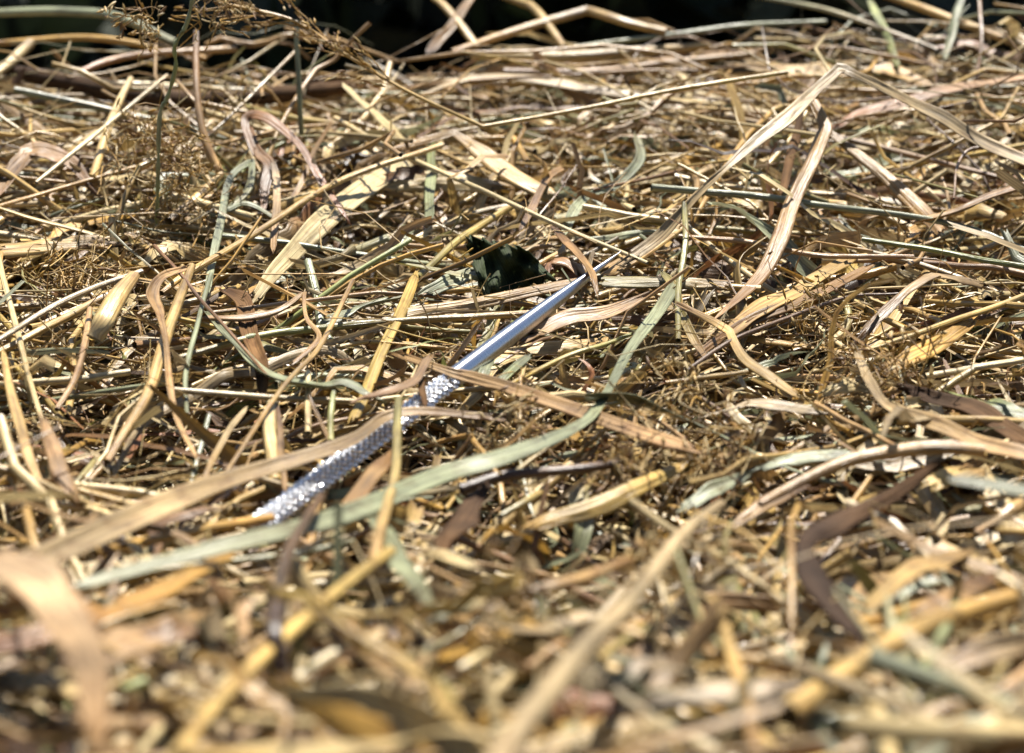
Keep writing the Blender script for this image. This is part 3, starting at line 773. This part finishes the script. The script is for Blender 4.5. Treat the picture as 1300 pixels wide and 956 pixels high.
# thin knobbly green stem
gp = np.array([at(x, y, 292-y) for x, y in ((246, -10), (237, 30), (222, 58), (223, 85), (213, 122), (203, 146), (201, 203), (200, 250), (199, 285))])
gs = spline(gp, 8)
kk = len(gs)
o = tube('plant_stem', gs, .0012*(1+.35*np.sin(np.arange(kk)*1.1)*np.sin(np.arange(kk)*.37)), 'greygreen>green>greygreen>green', None, MAT_STALK, 10, gs[kk//2])
o.location = gs[kk//2]
tag(o, 'thin knobbly green stem standing upright from the hay', 'stem')
mark(hero_depth, gs, np.full(kk, .0015), 1)
landmarks.append(('thin knobbly green stem', np.stack(project(gs)[:2], 1)))

# crumpled dark leaf behind the needle
def crumpled_leaf(label, corners, d0, d1, col, seed, mat):
    r = np.random.default_rng(seed)
    a, b, c, e = [np.array(q, float) for q in corners]         # picture corners: top-a, top-b, bottom-b, bottom-a
    n, m = 22, 16
    V = []
    for i in range(n):
        u = i/(n-1)
        for j in range(m):
            v = j/(m-1)
            q = (a*(1-u)+b*u)*(1-v) + (e*(1-u)+c*u)*v
            tooth = 4.0*math.sin(u*34)*(abs(v-.5)*2)**6 + 3*math.sin(v*22)*(abs(u-.5)*2)**6
            q = q + tooth
            V.append(at(q[0], q[1], (d0*(1-v)+d1*v) + 7*math.sin(u*9+seed)*math.sin(v*6) + 4*math.sin(u*17+v*13)))
    V = np.array(V)
    org = V.mean(0)
    i, j = np.meshgrid(np.arange(n-1), np.arange(m-1), indexing='ij')
    Q = np.stack([i*m+j, i*m+j+1, (i+1)*m+j+1, (i+1)*m+j], -1).reshape(-1, 4)
    uu, vv = np.meshgrid(np.arange(n)*1.1, np.arange(m)*1.1, indexing='ij')
    uv = np.stack([uu.ravel(), vv.ravel()], 1)[Q]
    o = link('leaf', fast_mesh('leaf', V-org, Q, uv, np.tile(np.array(col), (n*m, 1)), mat))
    o.location = org
    md = o.modifiers.new('thickness', 'SOLIDIFY')
    md.thickness = .0003
    tag(o, label, 'leaf')
    return o
crumpled_leaf('crumpled dark green leaf standing behind the needle shaft', ((590, 299), (668, 317), (706, 355), (614, 380)), 46, -6, (.045, .060, .024), 3, plant_mat('dark_leaf', .7, .25, .2))
landmarks.append(('crumpled dark green leaf', np.array([[600, 300], [640, 320], [680, 350]], float)))

# ---------------------------------------------------------------- loose hay
pal_names = list(PAL)
def pal_pick(n, weights):
    names = list(weights)
    p = np.array([weights[k] for k in names], float)
    idx = rng.choice(len(names), n, p=p/p.sum())
    return np.array(names)[idx]

WT_BLADE = dict(straw=17, pale=16, cream=7, ochre=7, tan=18, brown=11, pink=7, redbrown=4, dark=3, greygreen=9, bluegreen=4.5, green=1.2, olive=4, yellow=3, greytan=14, umber=7)
WT_STALK = dict(straw=24, pale=18, cream=4, ochre=10, tan=16, brown=5, pink=5, greygreen=4, green=2, olive=4, yellow=6, greytan=6, umber=2)
WT_FIBRE = dict(straw=26, pale=18, ochre=9, tan=16, brown=6, cream=8, yellow=5, pink=5, umber=3)

def strands(n, K, L, W, depth, weights, bend, kinkp, tilt, xr=(-.34, .34), yr=(.235, .98), prof='blade'):
    x = rng.uniform(*xr, n)
    y = yr[0] + (yr[1]-yr[0])*rng.uniform(0, 1, n)
    az = np.where(rng.uniform(0, 1, n) < .5, rng.normal(.75, .6, n), rng.uniform(-math.pi/2, math.pi/2, n))
    NC = 420
    cxy = np.stack([rng.uniform(*xr, NC), rng.uniform(*yr, NC)], 1); caz = rng.normal(.75, .95, NC); cel = rng.normal(0, .10, NC); cz = rng.uniform(0, 1, NC)
    ci = rng.integers(0, NC, n); inc = rng.uniform(0, 1, n) < .6
    x = np.where(inc, cxy[ci, 0]+rng.normal(0, .014, n), x); y = np.where(inc, np.clip(cxy[ci, 1]+rng.normal(0, .016, n), *yr), y)
    az = np.where(inc, caz[ci]+rng.normal(0, .28, n), az)
    az = np.where(y > .74, rng.normal(0.05, .35, n), az)
    el = rng.normal(0, 1, n)*np.where(rng.uniform(0, 1, n) < .35, tilt*2.6, tilt)
    el = np.where(y > .76, el*.35, el)
    Ls = rng.uniform(0, 1, n)**1.6*(L[1]-L[0])+L[0]
    big = 1+.3*np.clip((.47-y)/.12, 0, 1)                  # thicker stems where the heap rises in front
    Ls = Ls*(1+.3*(big-1))
    t = np.linspace(-.5, .5, K)
    d = np.stack([np.cos(az)*np.cos(el), np.sin(az)*np.cos(el), np.sin(el)], 1)
    sd = np.stack([-np.sin(az), np.cos(az), 0*az], 1)
    b1 = rng.normal(0, bend, n); b2 = rng.normal(0, bend*.5, n)
    kx = rng.integers(1, K-1, n); kf = np.where(rng.uniform(0, 1, n) < kinkp, rng.normal(0, .55, n), 0); kz = np.where(kf != 0, rng.normal(0, .3, n), 0)
    after = np.clip(t[None]-t[kx][:, None], 0, None)
    P = d[:, None]*t[None, :, None]
    wob = .02*np.sin(t[None]*rng.uniform(5, 16, (n, 1))+rng.uniform(0, 6.28, (n, 1)))
    P = P + sd[:, None]*((b1[:, None]*(t*t*2)[None] + kf[:, None]*after + wob*bend*5))[..., None]
    P[..., 2] += (b2[:, None]*(t*t*2)[None] - kz[:, None]*after*np.sign(kz[:, None]+1e-9)*.6)
    crum = np.where(rng.uniform(0, 1, (n, 1, 1)) < .4, .02, .006)
    P = P*Ls[:, None, None] + np.minimum(crum*Ls[:, None, None], .0014)*rng.normal(0, 1, (n, K, 3))*(1 if prof == 'blade' else .25)
    P[..., 0] += x[:, None]; P[..., 1] += y[:, None]
    dz = np.where(inc, np.clip(cz[ci]+rng.normal(0, .22, n), 0, 1), rng.uniform(0, 1, n)**1.15)
    z0 = surf(x, y) + depth[0] + (depth[1]-depth[0])*dz
    low = np.minimum(P[..., 2].min(1), 0)
    P[..., 2] += z0[:, None]
    if W[1] < .001:                                        # hardly any fine fibre in front
        P[..., 2] -= (.008*np.clip((.47-y)/.08, 0, 1))[:, None]
    over = P[..., 2] - surf(P[..., 0], P[..., 1])
    P[..., 2] -= np.clip(over-.021, 0, None)*.7
    P[..., 2] = np.maximum(P[..., 2], surf(P[..., 0], P[..., 1]) - .033)
    Ws = big*(W[0]+(W[1]-W[0])*rng.uniform(0, 1, n)**1.6)
    names = pal_pick(n, weights)
    base = np.array([PAL[c] for c in names])*rng.uniform(.78, 1.15, (n, 1))
    drift = rng.uniform(-.25, .25, (n, 1))
    base2 = np.where(rng.uniform(0, 1, (n, 1)) < .5, np.array([PAL[c] for c in pal_pick(n, weights)]), base)
    mid = rng.uniform(.25, .9, (n, 1)); sg = 1/(1+np.exp(-(np.linspace(0, 1, K)[None]-mid)*14))
    COL = (base[:, None]*(1-sg[..., None]) + base2[:, None]*sg[..., None])*(1+drift*np.linspace(-1, 1, K)[None])[..., None]
    COL = COL*rng.uniform(.8, 1.15, (n, K, 1))
    s = np.linspace(0, 1, K)
    if prof == 'blade':
        e0 = rng.uniform(.15, .9, (n, 1)); e1 = rng.uniform(.02, .8, (n, 1))
        shape = np.minimum(1, e0+(1-e0)*s[None]*3.5)*np.minimum(1, e1+(1-e1)*(1-s[None])*2.5)
        shape = shape*(1+.15*np.sin(s[None]*rng.uniform(4, 14, (n, 1))+rng.uniform(0, 6.28, (n, 1))))
    else:
        e1 = rng.uniform(.6, 1, (n, 1))
        shape = 1-(1-e1)*s[None]
    WW = Ws[:, None]*shape
    roll = rng.normal(0, .75, (n, 1)) + rng.normal(0, .9, (n, 1))*np.linspace(-1, 1, K)[None]
    upv = np.array([0, -.25, 1.0])
    T = norm(np.gradient(P, axis=1))
    S = norm(np.cross(T, np.broadcast_to(upv, T.shape)))
    Nn = np.cross(S, T)
    NR = Nn*np.cos(roll)[..., None]+S*np.sin(roll)[..., None]
    return dict(P=P, W=WW, NR=NR, COL=COL, names=names, L=Ls, bend=np.abs(b1)+np.abs(kf), kink=kf)

def cull(B, allow_hero):
    """drop strands that would lie over the needle, and most of those that would hide a traced strand"""
    P = B['P']
    fine = np.concatenate([P, (P[:, 1:]+P[:, :-1])/2, P[:, 1:]*.25+P[:, :-1]*.75, P[:, 1:]*.75+P[:, :-1]*.25], 1)
    x, y, z = project(fine)
    hw = B['W'].max(1)*FPX/z.mean(1)/4
    xi, yi = np.clip((x/2).astype(int), 0, GW-1), np.clip((y/2).astype(int), 0, GH-1)
    inside = (x > 0) & (x < 1300) & (y > 0) & (y < 956)
    hitn = np.zeros(len(P), bool); frac = np.zeros(len(P))
    for oy in (-1, 0, 1):
        yy = np.clip(yi+(oy*(hw[:, None]+1)).astype(int), 0, GH-1)
        hitn |= (inside & (z < needle_depth[yy, xi]-.0005) & (needle_depth[yy, xi] < 8)).any(1)
        frac = np.maximum(frac, (inside & (z < hero_depth[yy, xi]-.001) & (hero_depth[yy, xi] < 8)).mean(1))
    keep = ~hitn & ((frac < .06) | (rng.uniform(0, 1, len(P)) < allow_hero))
    return {k: v[keep] for k, v in B.items()}

stalks = cull(strands(6000, 8, (.025, .17), (.0006, .0028), (-.032, .006), WT_STALK, .16, .4, .15, prof='stalk'), .05)
blades = cull(strands(12500, 12, (.012, .13), (.0008, .0056), (-.032, .007), WT_BLADE, .55, .55, .24), .05)
fibres = cull(strands(8000, 8, (.010, .07), (.00018, .0006), (-.022, .010), WT_FIBRE, .6, .4, .3, prof='stalk'), .35)
chips = cull(strands(23000, 4, (.002, .013), (.0005, .0024), (-.030, .003), WT_BLADE, .4, .3, .45), .35)

# wisps that stick out of the heap along its far edge
wl = [strands(*a, prof='stalk', **k) for a, k in (
    ((80, 10, (.06, .22), (.0007, .0022), (.000, .018), WT_STALK, .5, .6, .22), dict(yr=(.70, .83))),
    ((130, 10, (.04, .18), (.0004, .0018), (.004, .026), WT_STALK, .7, .6, .4), dict(yr=(.72, .85), xr=(.06, .3))),
    ((130, 10, (.04, .18), (.0004, .0018), (.000, .026), WT_STALK, .7, .6, .4), dict(yr=(.68, .82), xr=(-.3, -.06))))]
wisps = cull({k: np.concatenate([w[k] for w in wl]) for k in wl[0]}, .4)

# ---------------------------------------------------------------- the largest loose strands become things of their own
zb = np.full((GH, GW), 9.0)
zb = np.minimum(zb, hero_depth)
samp = []
for B in (stalks, blades, wisps):
    P = B['P']
    n, k, _ = P.shape
    f = np.linspace(0, k-1, 40)
    i = np.minimum(f.astype(int), k-2); g = (f-i)[None, :, None]
    F = P[:, i]*(1-g)+P[:, i+1]*g
    w = B['W'][:, i]
    x, y, z = project(F)
    samp.append((x, y, z, w))
    ok = (x > 1) & (x < 1299) & (y > 1) & (y < 955)
    for oy in (-1, 0, 1):
        yy = np.clip(((y + oy*w*FPX/z*.3)/2).astype(int), 0, GH-1); xx = np.clip((x/2).astype(int), 0, GW-1)
        np.minimum.at(zb, (yy[ok], xx[ok]), z[ok])
N_LOOSE = max(0, 296-len(HERO))
cand = []
for bi, (x, y, z, w) in enumerate(samp):
    ok = (x > 5) & (x < 1295) & (y > 5) & (y < 950)
    yy = np.clip((y/2).astype(int), 0, GH-1); xx = np.clip((x/2).astype(int), 0, GW-1)
    vis = ok & (z < zb[yy, xx]+.0012)
    px = w*FPX/z
    stepl = np.hypot(np.gradient(x, axis=1), np.gradient(y, axis=1))
    area = (vis*px*stepl).sum(1)
    for q in np.argsort(-area)[:N_LOOSE]:
        cand.append((area[q], bi, q, x[q][vis[q]], y[q][vis[q]]))
cand.sort(key=lambda c: -c[0])
cand = cand[:N_LOOSE]
LOOSE = (stalks, blades, wisps)
chosen = [np.zeros(len(B['P']), bool) for B in LOOSE]
loose_labels = []
used_labels = {l[1] for l in HERO}
for area, bi, q, xs, ys in cand:
    B = LOOSE[bi]
    chosen[bi][q] = True
    cx, cy = np.median(xs), np.median(ys)
    wpx = B['W'][q].max()*FPX/.6
    Lmm = B['L'][q]*1000
    size = ('long ' if Lmm > 105 else 'short ' if Lmm < 50 else '') + ('broad ' if wpx > 16 else 'slim ' if wpx < 8 else '')
    shape = 'kinked ' if abs(B['kink'][q]) > .35 else 'curved ' if B['bend'][q] > .45 else ''
    desc = f"{size}{shape}{WORD[str(B['names'][q])]} {'blade' if bi == 1 else 'straw'}"
    near = []
    for ph, poly in landmarks:
        dd = np.hypot(poly[:, 0]-cx, (poly[:, 1]-cy)*1.3)
        i = dd.argmin()
        near.append((dd[i], ph, cy-poly[i, 1]))
    near.sort()
    pick = None
    for dist, ph, dy in near[:6]:
        rel = 'just in front of' if dy > 7 else ('just behind' if dy < -7 else 'lying against')
        lab = f'{desc} {rel} the {ph}'
        if len(lab.split()) > 16:
            lab = f'{desc} {"by" if dist > 10 else "against"} the {ph}'
        if len(lab.split()) <= 16 and (pick is None or lab not in used_labels):
            pick = lab
            if lab not in used_labels:
                break
    used_labels.add(pick)
    loose_labels.append((pick, bi, q))

def emit(B, q, bi):
    P = B['P'][q:q+1]
    k = P.shape[1]
    org = P[0, k//2].copy()
    Pf = spline(P[0], 4)
    kf = len(Pf)
    W = lerp_list(B['W'][q], kf); NR = lerp_list(B['NR'][q], kf); CO = lerp_list(B['COL'][q], kf)
    if bi == 1:
        s = blade_section(7, rng.uniform(-.22, .22), rng.uniform(.01, .03))
        b = s[::-1].copy(); b[:, 1] -= .0002/max(W.mean(), 3e-4)
        s = np.concatenate([s, b])
    else:
        s = circle(10); s[:, 1] *= rng.uniform(.75, 1)
    V, Q, UV, CC = sweep((Pf-org)[None], W[None], NR[None], CO[None], s[None], True, .8 if bi == 1 else 0)
    name = 'grass_blade' if bi == 1 else 'straw_stalk'
    o = link(name, fast_mesh(name, V, Q, UV, CC, MAT_BLADE if bi == 1 else MAT_STALK))
    o.location = org
    return o

for lab, bi, q in loose_labels:
    o = emit(LOOSE[bi], q, bi)
    tag(o, lab, 'grass blade' if bi == 1 else 'straw', 'loose straws and blades in the hay')

# ---------------------------------------------------------------- the rest of the hay: nobody could count it
def batch(B, keep, sections, mat_i):
    P, W, NR, COL = (B[k][keep] for k in ('P', 'W', 'NR', 'COL'))
    n = len(P)
    if sections == 'blade':
        s = np.linspace(-1, 1, 4)
        curl = rng.uniform(-.25, .25, (n, 1)); rid = rng.uniform(-.06, .06, (n, 1))
        sec = np.stack([np.broadcast_to(s*.5, (n, 4)), curl*(s*s)[None]+rid*np.array([0, 1, -1, 0])[None]], -1)
        return sweep(P, W, NR, COL, sec, False, .6)
    return sweep(P, W, NR, COL, np.tile(circle(sections), (n, 1, 1)), True)

def stuff(name, label, parts, mat):
    o = link(name, fast_mesh(name, *merge(parts), mat))
    tag(o, label, 'hay', None, 'stuff')
    return o
stuff('straw', 'mass of dry straw stalks packed in the hay heap', [batch(stalks, ~chosen[0], 6, 0), batch(wisps, ~chosen[2], 6, 0)], MAT_STALK)
stuff('hay', 'mass of dry grass blades and chaff packed in the hay heap',
      [batch(blades, ~chosen[1], 'blade', 0), batch(chips, np.ones(len(chips['P']), bool), 'blade', 0)], MAT_BLADE)
stuff('hay_fibres', 'fine dry fibres tangled all through the hay heap', [batch(fibres, np.ones(len(fibres['P']), bool), 4, 0)], MAT_FIBRE)

# ---------------------------------------------------------------- dark undergrowth behind the heap
r = np.random.default_rng(21)
n = 9000
cx = r.uniform(-1.3, 1.3, n); cy = r.uniform(1.35, 2.1, n)
top = .02 + .10*np.sin(cx*3.1+.6) + .05*np.sin(cx*9)
cz = -.39 + (top+.39)*r.uniform(0, 1, n)**.8
c = np.stack([cx, cy, cz], 1)
u = norm(r.normal(0, 1, (n, 3))); v = norm(np.cross(u, r.normal(0, 1, (n, 3))))
ln, wd = r.uniform(.03, .06, n)[:, None], r.uniform(.015, .03, n)[:, None]
nn = np.cross(u, v)*.006
V = np.stack([c-u*ln, c-v*wd+nn, c+u*ln, c+v*wd+nn], 1).reshape(-1, 3)
Q = np.arange(n*4).reshape(-1, 4)
uv = np.tile(np.array([[0, 0], [10, 10], [0, 40], [-10, 10]], float), (n, 1, 1)) + r.uniform(0, 900, (n, 1, 1))
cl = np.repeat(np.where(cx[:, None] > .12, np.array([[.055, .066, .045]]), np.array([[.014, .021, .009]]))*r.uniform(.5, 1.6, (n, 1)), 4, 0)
hd = tag(link('hedge', None), 'dark leafy undergrowth in shade behind the hay', 'hedge')
hd.location = (0, 1.7, -.4)
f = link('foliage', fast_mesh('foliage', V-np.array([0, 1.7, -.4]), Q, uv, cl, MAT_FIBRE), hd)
f['kind'] = 'stuff'
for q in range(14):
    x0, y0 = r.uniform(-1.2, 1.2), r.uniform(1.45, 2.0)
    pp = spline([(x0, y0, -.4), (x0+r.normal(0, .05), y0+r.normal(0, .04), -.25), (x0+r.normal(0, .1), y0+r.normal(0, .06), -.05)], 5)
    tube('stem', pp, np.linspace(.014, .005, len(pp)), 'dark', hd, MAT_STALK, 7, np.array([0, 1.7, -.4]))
